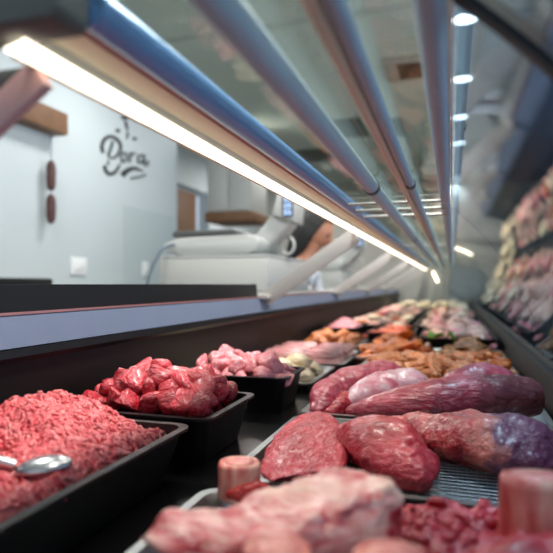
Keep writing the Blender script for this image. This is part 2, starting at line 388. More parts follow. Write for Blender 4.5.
# ceiling fittings seen through the top glass
p = aty(315, 155, 1); p = p * (CE / p.z)
t = box('ceiling_vent', (p.x - .17, p.y - .32, CE - .015), (p.x + .17, p.y + .32, CE), dgrey, bevel=.003)
tag(t, 'dark rectangular ceiling vent seen through the top glass left of the rails', 'vent')
p = ray(415, 66) * (CE / ray(415, 66).z)
t = thing('ceiling_cassette', (p.x, p.y, CE), 'square pale ceiling cassette with dark middle seen between two rails', 'air conditioner')
box('frame', (p.x - .22, p.y - .22, CE - .03), (p.x + .22, p.y + .22, CE), scale_white, t, bevel=.004)
box('grille', (p.x - .12, p.y - .14, CE - .04), (p.x + .12, p.y + .14, CE - .028), rubber, t)
for px, w in ((350, .16), (392, .12)):
    p = ray(px, 128) * (CE / ray(px, 128).z)
    tag(box('ceiling_grille', (p.x - w, p.y - .35, CE - .012), (p.x + w, p.y + .35, CE), dgrey, bevel=.003),
        'grey ceiling grille left of the pair above the counter' if px == 350 else 'grey ceiling grille right of the pair above the counter', 'vent', 'pair of grey ceiling grilles')
tag(box('ceiling_panel', (.20, 3.6, CE - .03), (.46, 4.7, CE), white_wall, bevel=.004), 'light ceiling panel right of the first downlight', 'panel')

# logo on the wall
def wl(x, y):
    return atx(90 + x / 6.14, 100 + y / 6.14, -2.5)
LV, LF = [], []
def stroke(pts, w0, w1, wm=None, n=16):
    P = catmull([(p[0], p[1]) for p in pts], n)
    wm = wm if wm is not None else (w0 + w1) / 2
    b = len(LV); m = len(P)
    for k, (x, y) in enumerate(P):
        a = P[max(k - 1, 0)]; c = P[min(k + 1, m - 1)]
        dx, dy = c[0] - a[0], c[1] - a[1]; l = math.hypot(dx, dy) or 1; t = k / (m - 1)
        w = w0 * (1 - t) ** 2 + 2 * wm * t * (1 - t) + w1 * t * t + 0 * l
        nx, ny = -dy / l * w * .66, dx / l * w * .66
        for s in (1, -1):
            q = wl(x + nx * s, y + ny * s); LV.append((-2.5, q.y, q.z)); LV.append((-2.494, q.y, q.z))
    for k in range(m - 1):
        i = b + 4 * k; j = i + 4
        LF.extend([(i + 1, i + 3, j + 3, j + 1), (i, i + 1, j + 1, j), (i + 2, j + 2, j + 3, i + 3), (i, j, j + 2, i + 2)])
    LF.append((b, b + 2, b + 3, b + 1)); e = b + 4 * (m - 1); LF.append((e, e + 1, e + 3, e + 2))
stroke([(80, 325), (70, 290), (82, 250), (112, 226), (150, 232), (180, 262), (186, 300), (166, 340), (136, 358), (112, 350)], 14, 8, 20, 30)
stroke([(138, 252), (126, 295), (108, 345)], 10, 10, 12)
stroke([(88, 400), (94, 432), (118, 455), (152, 442), (174, 412), (180, 392)], 12, 5, 22, 18)
stroke([(108, 372), (112, 402)], 9, 4)
stroke([(222, 332), (206, 322), (190, 348), (198, 382), (216, 372), (224, 346), (216, 326)], 8, 8, 10, 20)
stroke([(248, 320), (246, 350), (240, 386)], 9, 9)
stroke([(246, 352), (258, 332), (278, 328)], 6, 11)
stroke([(326, 342), (306, 338), (292, 362), (300, 386), (318, 380), (330, 356)], 8, 8, 10, 18)
stroke([(334, 336), (326, 372), (336, 400), (352, 400), (356, 382), (344, 372), (330, 384)], 9, 4, 8, 20)
stroke([(196, 464), (222, 436), (262, 420), (300, 428), (326, 442)], 26, 2, 22, 20)
stroke([(248, 482), (295, 474), (342, 460)], 9, 8)
stroke([(200, 118), (212, 104), (230, 112)], 18, 14, 30, 8)
stroke([(216, 130), (222, 158), (230, 184)], 12, 9, 10)
stroke([(226, 196), (230, 216), (222, 238)], 8, 7)
stroke([(158, 186), (182, 192)], 16, 14)
stroke([(262, 236), (284, 240)], 14, 14)
tag(mesh('wall_logo', LV, LF, ink, None, wl(210, 300), smooth=False), 'black handwritten style logo lettering with small figure on white wall', 'logo')

# wooden beam shelf, salami
b0 = (-2.5, 1.6, .965); b1 = (-2.38, 3.02, 1.105)
tag(box('wooden_beam', b0, b1, wood, bevel=.006), 'dark rough wooden beam fixed to the white wall above the hanging salami', 'beam')
sx, sy = -2.44, 2.93
t = thing('hanging_salami', (sx, sy, .38), 'two dark salami sausages linked end to end, hanging from wooden beam', 'salami')
for z0, z1 in ((.385, .575), (.595, .79)):
    fs = [(k * 18 + q, k * 18 + (q + 1) % 18, (k + 1) * 18 + (q + 1) % 18, (k + 1) * 18 + q) for k in range(24) for q in range(18)]
    fs += [(450, (q + 1) % 18, q) for q in range(18)] + [(451, 432 + q, 432 + (q + 1) % 18) for q in range(18)]
    vs2 = []
    pts = catmull([(z0, .004), (z0 + .012, .02), (z0 + .04, .028), ((z0 + z1) / 2, .03), (z1 - .04, .028), (z1 - .012, .02), (z1, .004)], 24)
    for zz, rr in pts:
        for s in range(18):
            a = 2 * PI * s / 18; q = Vector((sx + rr * math.cos(a), sy + rr * math.sin(a), zz))
            vs2.append(q + Vector((math.cos(a), math.sin(a), 0)) * noise.noise(q * 40) * .0025)
    vs2 += [Vector((sx, sy, z0)), Vector((sx, sy, z1))]
    mesh('salami', vs2, fs, M_salami, t, (sx, sy, (z0 + z1) / 2))
cyl('string', (sx, sy, .57), (sx, sy, 1.0), .003, cable_mat, t, 8)

# wall switches
for nm, px, py, w, lab in (('light_switch', 78, 266, .085, 'white switch plate on the wall below the logo, larger of the two'), ('light_switch', 145, 269, .05, 'white small switch plate on the wall near the scale stand')):
    p = atx(px, py, -2.5)
    t = thing(nm, (p.x, p.y, p.z), lab, 'switch', 'switch plates on the white wall')
    box('plate', (p.x, p.y - w, p.z - .06), (p.x + .012, p.y + w, p.z + .06), switch_mat, t, bevel=.003)
    box('rocker', (p.x + .012, p.y - w * .45, p.z - .03), (p.x + .018, p.y + w * .45, p.z + .03), switch_mat, t, bevel=.002)

# staff counters
t = thing('back_worktop', (-2.2, 1.8, FL), 'white worktop cabinet along the white wall below the logo', 'counter')
box('cabinet_body', (-2.48, -.2, FL), (-1.95, 4.4, -.08), box_mat, t)
box('top', (-2.495, -.25, -.08), (-1.93, 4.45, -.045), dullsteel, t, bevel=.004)
tag(box('black_tray', (-2.35, 1.5, -.045), (-2.0, 2.42, .03), black, bevel=.012), 'black shallow tray standing on the back worktop below the salami', 'tray')

# glass screen on the worktop
tag(box('glass_screen', (-1.990, 3.05, -.045), (-1.982, 4.35, .50), glass_small), 'clear upright glass screen on the back worktop in front of the wall', 'screen')

t = thing('staff_counter', (-1.0, 2.5, FL), 'steel topped staff counter behind the display case, carrying the nearest scale', 'counter')
box('cabinet_body', (-1.36, 1.9, FL), (-.76, 3.08, -.06), box_mat, t)
box('top', (-1.38, 1.86, -.06), (-.745, 3.10, -.03), dullsteel, t, bevel=.004)
t = thing('staff_counter', (-1.0, 5.2, FL), 'steel topped staff counter further back, carrying the second scale', 'counter')
box('cabinet_body', (-1.36, 3.86, FL), (-.76, 6.6, -.06), box_mat, t)
box('top', (-1.38, 3.84, -.06), (-.745, 6.62, -.03), dullsteel, t, bevel=.004)

# scale stands and scales
def stand(y0, y1, lab, x0=-1.27, x1=-.75, z1=.128):
    t = thing('scale_stand', ((x0 + x1) / 2, (y0 + y1) / 2, -.03), lab, 'stand', 'pale box stands under the scales')
    box('box_body', (x0, y0, -.03), (x1, y1, z1 - .012), box_mat, t, bevel=.008)
    box('top_panel', (x0, y0, z1 - .012), (x1, y1, z1), scale_white, t, bevel=.003)
stand(2.24, 2.95, 'pale grey box stand nearest the case front, carrying the large scale')
stand(3.88, 4.6, 'pale grey box stand further back behind the brackets', z1=.10)
def scale(x, y, z, lab):
    t = thing('weighing_scale', (x, y, z), lab, 'scale', 'white counter scales with tilted displays')
    # wedge body (x left..right), drawn as profile in X-Z swept along Y
    def pr(name, prof, ya, yb, mat, bev=0): return prism(name, [(x + a, z + b) for a, b in prof], y + ya, y + yb, mat, t, bev)
    pr('body', [(-.225, .028), (-.20, .012), (-.14, .006), (.18, .006), (.225, .03), (.235, .065), (.21, .088), (.15, .094), (-.16, .085), (-.235, .062), (-.245, .048)], .0, .36, scale_white, .008)
    pr('weighing_plate', [(-.20, .094), (-.185, .09), (.115, .099), (.125, .106), (.10, .122), (-.19, .116)], .01, .35, scale_dark, .003)
    for fx in (-.17, .17):
        for fy in (.03, .33): cyl('foot', (x + fx, y + fy, z), (x + fx, y + fy, z + .02), .014, rubber, t, 16)
    # column leaning to the right and its display
    pr('column', [(.115, .02), (.20, .012), (.335, .145), (.33, .25), (.29, .27), (.25, .19), (.205, .125), (.15, .09)], .13, .27, scale_white, .008)
    pr('display_housing', [(.262, .19), (.355, .155), (.37, .285), (.285, .285)], .10, .30, scale_white, .006)
    box('screen', (x + .315, y + .092, z + .175), (x + .363, y + .099, z + .278), screen_mat, t)
    # figures on the display: seven segment strokes
    sc_ = [t for t in t.children if t.name.startswith('screen')][0]
    for k in range(2):
        for r_ in range(3):
            bx = x + .322 + .020 * k; bz = z + .183 + .03 * r_
            bm = bmesh.new()
            for (a, b, c_, d_) in ((0, 0, .014, .003), (0, .010, .014, .003), (0, .020, .014, .003), (0, 0, .003, .023), (.011, 0, .003, .023)):
                g = bmesh.ops.create_cube(bm, size=1); bmesh.ops.scale(bm, vec=(c_, .002, d_), verts=g['verts'])
                bmesh.ops.translate(bm, vec=(bx + a + c_ / 2, y + .091, bz + b + d_ / 2), verts=g['verts'])
            setobj(bm, 'digit', digit_mat, sc_, (bx, y + .091, bz))
    # rear handle loop
    vs, fs = [], []
    for a in range(20):
        an = 2 * PI * a / 20; cx_, cz_ = x + .30 + .033 * math.cos(an), z + .055 + .042 * math.sin(an)
        for b_ in range(8):
            bn = 2 * PI * b_ / 8
            vs.append((cx_ + .008 * math.cos(bn) * math.cos(an), y + .22 + .010 * math.sin(bn), cz_ + .008 * math.cos(bn) * math.sin(an)))
    for a in range(20):
        for b_ in range(8): fs.append((a * 8 + b_, a * 8 + (b_ + 1) % 8, ((a + 1) % 20) * 8 + (b_ + 1) % 8, ((a + 1) % 20) * 8 + b_))
    mesh('side_loop', vs, fs, scale_white, t, (x + .30, y + .22, z + .05))
    return t
scale(-1.045, 2.30, .128, 'white counter scale with dark plate and tilted display, on nearest stand')
scale(-.98, 3.95, .10, 'white counter scale on the farther stand, mostly behind the bracket')
cp = [(-1.22, 2.38, .19), (-1.240, 2.24, .17), (-1.262, 2.205, .12), (-1.285, 2.19, .06), (-1.30, 2.185, .0), (-1.305, 2.18, -.022)]
vs, fs = loft(cp, [(.007, .007)] * 6, amp=0, seg=12, rings=40)
tag(mesh('scale_cable', vs, fs, cable_mat, None, cp[-1]), 'grey cable looping down the left end of the nearest scale stand', 'cable')

# kitchen side: wall cabinet with wooden shelf under it
t = thing('wall_cabinet', (-2.0, 5.4, .62), 'pale wall cabinet hanging with a wooden board below it, behind the scale', 'cabinet')
box('body', (-2.35, 5.1, .72), (-1.88, 5.6, 1.5), box_mat, t, bevel=.005)
box('door', (-2.34, 5.085, .73), (-2.12, 5.10, 1.49), scale_white, t, bevel=.003)
box('door', (-2.11, 5.085, .73), (-1.89, 5.10, 1.49), scale_white, t, bevel=.003)
box('wooden_board', (-2.36, 5.06, .62), (-1.86, 5.6, .715), wood, t, bevel=.005)

# ---------------------------------------------------------------- the person behind the counter
px_, py_ = -.93, 3.42
t = thing('person', (px_ - .05, py_ + .05, FL), 'person with long black hair in a white shirt leaning over the counter', 'person')
def skinned(name, pts, edges, rad, mat, parent, sub=2):
    og = Vector(parent.location)
    me = bpy.data.meshes.new(name); me.from_pydata([tuple(Vector(p) - og) for p in pts], edges, [])
    o = bpy.data.objects.new(name, me); C.objects.link(o); o.parent = parent; me.materials.append(mat)
    m = o.modifiers.new('skin', 'SKIN'); m.use_smooth_shade = True
    for i, r in enumerate(rad):
        me.skin_vertices[0].data[i].radius = r if isinstance(r, tuple) else (r, r)
    me.skin_vertices[0].data[0].use_root = True
    s = o.modifiers.new('sub', 'SUBSURF'); s.levels = sub; s.render_levels = sub
    return o
hx, hy, hz = aty(317, 236, 3.42)
# facing: towards +X and down
sp_ = Vector((hx - .10, hy + .0, hz - .21))                # top of the spine, leaning
hip = Vector((hx - .26, hy + .08, hz - .80))
def leg(s):
    return [hip + Vector((0, s * .09, -.04)), hip + Vector((.03, s * .10, -.36)), Vector((hip.x - .02, hip.y + s * .10, FL + .08)), Vector((hip.x + .10, hip.y + s * .11, FL + .035))]
l1, l2 = leg(1), leg(-1)
shL, shR = sp_ + Vector((.02, .17, -.02)), sp_ + Vector((.02, -.17, -.02))
elL, elR = shL + Vector((.04, .03, -.27)), shR + Vector((.04, -.03, -.27))
wrL, wrR = elL + Vector((.10, -.05, -.21)), elR + Vector((.10, .05, -.21))
pts = [hip, hip + Vector((.03, 0, .18)), sp_ + Vector((-.03, 0, -.12)), sp_, sp_ + Vector((.05, -.01, .08)), Vector((hx, hy, hz + .01)),
       *l1, *l2, shL, elL, wrL, shR, elR, wrR]
ed = [(0, 1), (1, 2), (2, 3), (3, 4), (4, 5), (0, 6), (6, 7), (7, 8), (8, 9), (0, 10), (10, 11), (11, 12), (12, 13), (3, 14), (14, 15), (15, 16), (3, 17), (17, 18), (18, 19)]
rad = [.12, .11, .12, .09, .048, .072, .085, .058, .04, .03, .085, .058, .04, .03, .05, .038, .026, .05, .038, .026]
body = skinned('body', pts, ed, rad, skin, t)
skinned('shirt', [hip + Vector((0, 0, .05)), hip + Vector((.03, 0, .18)), sp_ + Vector((-.03, 0, -.12)), sp_ + Vector((0, 0, -.01)), shL, elL, elL + (wrL - elL) * .7, shR, elR, elR + (wrR - elR) * .7],
        [(0, 1), (1, 2), (2, 3), (3, 4), (4, 5), (5, 6), (3, 7), (7, 8), (8, 9)], [.14, .125, .14, .10, .068, .052, .042, .068, .052, .042], shirt, t)
skinned('trousers', [hip + Vector((0, 0, .04)), l1[0], l1[1], l1[2], l2[0], l2[1], l2[2]], [(0, 1), (1, 2), (2, 3), (0, 4), (4, 5), (5, 6)], [.135, .10, .072, .055, .10, .072, .055], apron, t)
# head: ellipsoid with nose, brow, mouth, ears; looks towards +X, a little down
def headmesh():
    bm = bmesh.new(); bmesh.ops.create_icosphere(bm, subdivisions=4, radius=1)
    for v in bm.verts:
        n = v.co.copy(); q = Vector((n.x * .098, n.y * .076, n.z * .118))
        if n.x > 0:
            nose = math.exp(-((n.y / .16) ** 2)) * math.exp(-(((n.z + .08) / .24) ** 2)) * .024 * max(0, n.x)
            eyes = sum(math.exp(-(((n.y - s * .36) / .16) ** 2)) * math.exp(-(((n.z - .14) / .1) ** 2)) for s in (1, -1)) * .010
            mouth = math.exp(-((n.y / .3) ** 2)) * math.exp(-(((n.z + .5) / .05) ** 2)) * .006
            brow = math.exp(-((n.y / .5) ** 2)) * math.exp(-(((n.z - .3) / .08) ** 2)) * .006
            q.x += nose - eyes - mouth + brow
        if n.z < -.3: q.y *= 1 - .35 * (-n.z - .3); q.x *= 1 - .1 * (-n.z - .3)
        v.co = q
    for s in (1, -1):
        g = bmesh.ops.create_icosphere(bm, subdivisions=2, radius=1)
        for v in g['verts']: v.co = Vector((v.co.x * .016 - .005, v.co.y * .008 + s * .079, v.co.z * .03 - .005))
    return bm
rot = Matrix.Rotation(math.radians(28), 4, 'Y') @ Matrix.Identity(4)
rot = Matrix.Rotation(math.radians(-6), 4, 'Z') @ rot
bm = headmesh(); bmesh.ops.rotate(bm, verts=bm.verts, cent=(0, 0, 0), matrix=rot.to_3x3()); bmesh.ops.translate(bm, verts=bm.verts, vec=(hx, hy, hz + .02))
hd = setobj(bm, 'head', skin, t, (hx, hy, hz), smooth=True); hd.data.shade_smooth()
for s in (1, -1):
    e = rot @ Vector((.082, s * .028, .016)) + Vector((hx, hy, hz + .02))
    bm = bmesh.new(); bmesh.ops.create_icosphere(bm, subdivisions=2, radius=.011); bmesh.ops.translate(bm, verts=bm.verts, vec=e)
    setobj(bm, 'eye', ink, hd, e, smooth=True)
bm = bmesh.new(); bmesh.ops.create_icosphere(bm, subdivisions=4, radius=1)
for v in bm.verts:
    n = v.co.copy(); q = Vector((n.x * .118 - .024, n.y * .104, n.z * .135 + .016))
    if n.x > .1 and n.z < .55: q.x = .030 + .02 * n.z
    if n.z < -.1: q.z -= .17 * (-n.z - .1); q.x -= .03 * (-n.z); q.y *= 1.08
    q += n * noise.noise(Vector((n.x * 9, n.y * 9, n.z * 2))) * .008
    v.co = q
bmesh.ops.rotate(bm, verts=bm.verts, cent=(0, 0, 0), matrix=rot.to_3x3()); bmesh.ops.translate(bm, verts=bm.verts, vec=(hx, hy, hz + .03))
setobj(bm, 'hair', hairm, t, (hx, hy, hz), smooth=True).data.shade_smooth()
# hands: palm and five bent fingers each, resting on the counter edge side
def hand(w, d, s):
    d = d.normalized(); side = d.cross(Vector((0, 0, 1))).normalized() * s; dn = Vector((0, 0, -1))
    P = [w, w + d * .05, w + d * .085]; E_ = [(0, 1), (1, 2)]; RR = [(.024, .018), (.034, .016), (.034, .013)]
    skinned('hand', P, E_, RR, skin, t)
    for k, (off, ln) in enumerate(((-.028, .066), (-.010, .076), (.009, .07), (.027, .055))):
        a = w + d * .075 + side * off
        skinned('finger', [a, a + d * ln * .45, a + d * ln * .8 + dn * ln * .25, a + d * ln * .95 + dn * ln * .55], [(0, 1), (1, 2), (2, 3)], [.0095, .009, .008, .007], skin, t, 1)
    a = w + d * .03 - side * .024
    skinned('thumb', [a, a - side * .024 + d * .02, a - side * .034 + d * .048, a - side * .030 + d * .068 + dn * .01], [(0, 1), (1, 2), (2, 3)], [.011, .0105, .0095, .008], skin, t, 1)
hand(wrL, wrL - elL, 1); hand(wrR, wrR - elR, -1)

# ---------------------------------------------------------------- the display case
Y0, Y1 = -.25, 7.0
DZ = -.275
case = thing('display_case', (-.2, 3.4, FL), 'long black refrigerated meat counter with glass top and curved front glass', 'display case')
box('base_cabinet', (-.66, Y0, FL), (.26, Y1, DZ - .03), blackin, case)
box('deck', (-.64, Y0, DZ - .03), (.24, Y1, DZ), blackdeck, case)
prism('back_panel', [(-.66, DZ), (-.632, DZ), (-.632, -.118), (-.66, -.118)], Y0, Y1, blackin, case)
prism('black_lip', [(-.66, -.118), (-.624, -.118), (-.620, -.110), (-.622, -.098), (-.66, -.096)], Y0, Y1, black, case)
prism('ledge', [(-.66, -.096), (-.624, -.096), (-.640, -.048), (-.68, -.046)], Y0, Y1, ledge_mat, case)
prism('black_trim', [(-.69, -.046), (-.640, -.046), (-.644, -.0005), (-.69, -.0005)], Y0, 1.80, black, case)
prism('steel_edge', [(-.646, -.0475), (-.6385, -.0475), (-.6385, -.0435), (-.646, -.0435)], Y0, Y1, red_ano, case)
prism('staff_shelf', [(-.69, -.046), (-.640, -.046), (-.642, -.038), (-.69, -.034)], 1.80, Y1, dullsteel, case)
# front liner and rail on the customers' side
prism('front_liner', [(.172, DZ), (.20, DZ), (.225, -.205), (.212, -.203), (.180, -.262)], Y0, Y1, blackin, case)
prism('front_rail', [(.205, -.203), (.240, -.215), (.262, -.15), (.246, -.148), (.224, -.196)], Y0, Y1, railgrey, case, .002)
prism('front_skirt', [(.225, FL + .1), (.26, FL + .1), (.262, -.20), (.235, -.215)], Y0, Y1, slate, case)
# curved front glass: angle swings from steep at the base to leaning at the top
def front_profile(off=0):
    pts = []; x, z = .222, -.188; n = 22
    pp = []
    for k in range(n + 1):
        a = math.radians(100 + 41 * (k / n)); pp.append((x + off * math.sin(a), z - off * math.cos(a)))
        x += math.cos(a) * L_ / n; z += math.sin(a) * L_ / n
    return pp
L_ = .46
ex, ez = front_profile()[-1]
def fglass(name, ya, yb):
    a = front_profile(0); b = front_profile(.006)
    prof = a + b[::-1]
    o = prism(name, prof, ya, yb, glass_front, case)
    o.data.shade_smooth()
    try: o.data.set_sharp_from_angle(angle=math.radians(38))
    except Exception: pass
    return o
seams = [.405, 1.55, 2.85, 4.15, 5.5, 6.97]
prev = Y0
for s in seams:
    fglass('front_glass', prev, s - .004); prev = s + .004
for s in seams[:1]:
    a = front_profile(-.003); b = front_profile(.010)
    prism('glass_seal', a + b[::-1], s - .007, s + .006, rubber, case)
    a = front_profile(-.001)
    prism('seal_edge', a + front_profile(.008)[::-1], s + .006, s + .012, dgrey, case)
print('front glass top', ex, ez)
GZ = .196
prev = Y0
for s in seams:
    box('top_glass', (-.238, prev, GZ), (ex - .004, s - .004, GZ + .006), glass_top, case); prev = s + .004
# rails
def tube(name, x, z, r, mat, ya=Y0, yb=Y1 - .05): return cyl(name, (x, ya, z), (x, yb, z), r, mat, case, 28)
tube('blue_rail', -.248, .199, .0152, blue_ano, .335)
tube('grey_rail', -.142, .180, .0135, grey_tube)
tube('beige_rail', -.0850, .181, .0072, beige_tube)
tube('grey_rail', -.0715, .181, .0072, grey_tube)
tube('grey_rail', -.0146, .198, .0118, grey_tube)
prism('rail_highlight', [(-.0022, .193), (.0006, .193), (.0006, .200), (-.0022, .200)], Y0, Y1 - .05, highlight_mat, case)  # thin strip drawing the bright highlight on the rail's edge
# light housing: reflector and led strip under it
prism('reflector', [(-.3135, .1685), (-.2905, .1725), (-.2895, .184), (-.266, .1885), (-.266, .196), (-.290, .186), (-.316, .178)], .334, Y1 - .05, beige_tube, case)
prism('copper_trim', [(-.2665, .1885), (-.2620, .1905), (-.2625, .197), (-.2665, .196)], .334, Y1 - .05, red_ano, case)
prism('led_strip', [(-.3065, .1678), (-.291, .1698), (-.2888, .1742), (-.2905, .1748), (-.2915, .1728), (-.3065, .1700)], .32, Y1 - .05, led, case)
prism('end_housing', [(-.80, .175), (-.250, .175), (-.244, .180), (-.244, .42), (-.80, .42)], .298, .333, dgrey, case, .003)
prism('end_plate', [(-.665, -.05), (-.327, .162), (-.327, .18), (-.80, .18), (-.80, -.05)], .372, .39, dgrey, case, .002)
# brackets
def bracket(y, w, th, mat, foot=True):
    A = Vector((-.632, 0, -.052)); B = Vector((-.308, 0, .166)); d = (B - A).normalized(); n = Vector((-d.z, 0, d.x))
    prof = [(p.x, p.z) for p in (A - n * w / 2, B - n * w / 2, B + n * w / 2, A + n * w / 2)]
    o = prism('bracket', prof, y - th / 2, y + th / 2, mat, case, .0015)
    if foot: box('foot_plate', (-.665, y - .05, -.052), (-.608, y + .035, -.036), mat, o, bevel=.002)
bracket(.36, .026, .010, reflect_arm)
for y in (1.86, 3.1, 4.3, 5.5, 6.6): bracket(y, .052, .016, armgrey)
# crossbars between rails at the pane joints
for y in (1.30, 1.42, 1.55, 2.75, 4.05):
    cyl('crossbar', (-.24, y, .188), (-.01, y, .188), .0035, dullsteel, case, 16)
for x, z, r in ((-.0715, .181, .0072), (-.142, .180, .0135)):
    for y in (1.02, 2.2, 3.4, 4.6): cyl('rail_collar', (x, y, z), (x, y + .018, z), r + .002, dgrey, case, 24)
# far end of the case
prism('end_panel', [(-.65, DZ), (.235, DZ), (.235, -.19)] + front_profile()[1:] + [(-.24, GZ + .006), (-.31, .166), (-.64, -.05)], Y1 - .04, Y1, box_mat, case)
cyl('end_lamp', (-.22, Y1 - .09, .15), (-.16, Y1 - .09, .02), .012, led, case, 12)

# ---------------------------------------------------------------- trays
def rrect(x0, x1, y0, y1, r, n=5):
    out = []
    for cx, cy, a0 in ((x1 - r, y1 - r, 0), (x0 + r, y1 - r, PI / 2), (x0 + r, y0 + r, PI), (x1 - r, y0 + r, 3 * PI / 2)):
        for k in range(n + 1):
            a = a0 + PI / 2 * k / n; out.append((cx + r * math.cos(a), cy + r * math.sin(a)))
    return out
def tray(name, x0, x1, y0, y1, zt, zb, mat, label, taper=.02, lip=.008, r=.02, th=.003, group=None, cat='tray', rack=None):
    t = None
    loops = []
    def ring(off, z, rr): loops.append([(p[0], p[1], z) for p in rrect(x0 - off, x1 + off, y0 - off, y1 + off, max(rr, .004))])
    ring(-taper, zb, r); ring(-lip, zt - .004, r); ring(0, zt - .004, r + .004); ring(0, zt, r + .004); ring(-lip - th, zt, r)
    ring(-taper - th, zb + th, r - .002)
    n = len(loops[0]); vs = [p for l in loops for p in l]; fs = []
    for k in range(len(loops) - 1):
        for i in range(n):
            j = (i + 1) % n; fs.append((k * n + i, k * n + j, (k + 1) * n + j, (k + 1) * n + i))
    fs.append(tuple(range(n))[::-1]); fs.append(tuple((len(loops) - 1) * n + i for i in range(n)))
    c = ((x0 + x1) / 2, (y0 + y1) / 2, zb)
    if rack is None:
        o = mesh(name, vs, fs, mat, None, c); o.data.set_sharp_from_angle(angle=math.radians(35)); return tag(o, label, cat, group)
    t = thing(name, c, label, cat, group)
    o = mesh('pan', vs, fs, steel_dark, t, c); o.data.set_sharp_from_angle(angle=math.radians(35))
    bm = bmesh.new(); zr = zb + .012; xa, xb, ya, yb = x0 + .03, x1 - .03, y0 + .03, y1 - .03
    def wire(a, b, rr):
        a = Vector(a); b = Vector(b); dd = b - a
        g = bmesh.ops.create_cone(bm, cap_ends=True, segments=6, radius1=rr, radius2=rr, depth=dd.length)
        bmesh.ops.rotate(bm, verts=g['verts'], cent=(0, 0, 0), matrix=Vector((0, 0, 1)).rotation_difference(dd.normalized()).to_matrix())
        bmesh.ops.translate(bm, verts=g['verts'], vec=(a + b) / 2)
    y = ya
    while y <= yb: wire((xa, y, zr), (xb, y, zr), .0011); y += .0125
    x = xa
    while x <= xb: wire((x, ya, zr - .002), (x, yb, zr - .002), .0011); x += .0125
    for (a, b) in (((xa, ya, zr), (xb, ya, zr)), ((xb, ya, zr), (xb, yb, zr)), ((xb, yb, zr), (xa, yb, zr)), ((xa, yb, zr), (xa, ya, zr))): wire(a, b, .002)
    setobj(bm, 'wire_rack', steel, t, (c[0], c[1], zr), smooth=True)
    return t
ZT = -.250
BG = 'black deep trays along the back'; SG = 'shallow steel trays on the deck'
tray('black_tray', -.605, -.350, .33, .716, -.200, DZ, black, 'large black deep tray heaped with minced beef', group=BG, taper=.028)
tray('black_tray', -.600, -.340, .742, .958, -.200, DZ, black, 'black deep tray filled with dark red diced beef', group=BG, taper=.024)
tray('black_tray', -.595, -.333, 1.115, 1.295, -.200, DZ, black, 'black deep tray filled with light pink diced pork', group=BG, taper=.02)
tray('steel_tray', -.290, .176, .27, .625, ZT, DZ, steel, 'steel tray nearest the camera with bone-in beef and marrow bones', group=SG, rack=True)
tray('steel_tray', -.285, .176, .662, 1.02, ZT, DZ, steel, 'steel tray with wire rack holding four red beef cuts', group=SG, rack=True)
tray('steel_tray', -.285, .176, 1.04, 1.41, ZT, DZ, steel, 'steel tray holding the long whole tenderloins', group=SG)
tray('steel_tray', -.27, .176, 1.45, 1.84, ZT, DZ, steel, 'steel tray with light orange marinated strips', group=SG)
tray('steel_tray', -.33, .176, 1.875, 2.24, ZT, DZ, steel, 'steel tray with dark orange spiced cutlets', group=SG)
tray('steel_tray', -.615, -.335, 1.345, 1.66, ZT, DZ, steel, 'steel tray with pale chicken pieces behind the diced pork', group=SG)
tray('steel_tray', -.615, -.32, 1.70, 2.07, ZT, DZ, steel, 'steel tray with strips of pork belly', group=SG)
tray('steel_tray', -.615, -.36, 2.11, 2.52, ZT, DZ, steel, 'steel tray with orange marinated pieces near the back panel', group=SG)
tray('black_tray', -.60, -.42, 2.56, 2.92, -.205, DZ, black, 'black tray with a smooth mound of pink mince', group=BG)
tray('black_tray', -.385, -.165, 2.56, 2.95, -.225, DZ, black, 'black tray with bright orange fish fillets', group=BG)
tray('black_tray', -.13, .172, 2.29, 2.95, -.215, DZ, black, 'wide black tray with pale assorted sausages by the front glass', group=BG)
for i, (xa, xb, ya, yb) in enumerate([(-.60, -.235, 3.0, 3.9), (-.2, .172, 3.0, 3.9), (-.60, -.235, 3.95, 5.2), (-.2, .172, 3.95, 5.2), (-.6, .172, 5.3, 6.8)]):
    tray('black_tray', xa, xb, ya, yb, -.22, DZ, black, ['black tray of pale pieces by the back panel, beyond the pink mince', 'black tray of pale pieces by the front glass, beyond the sausages',
         'far black tray of pale sausages by the back panel', 'far black tray of pale sausages by the front glass', 'farthest wide black tray at the end of the case'][i], group=BG)

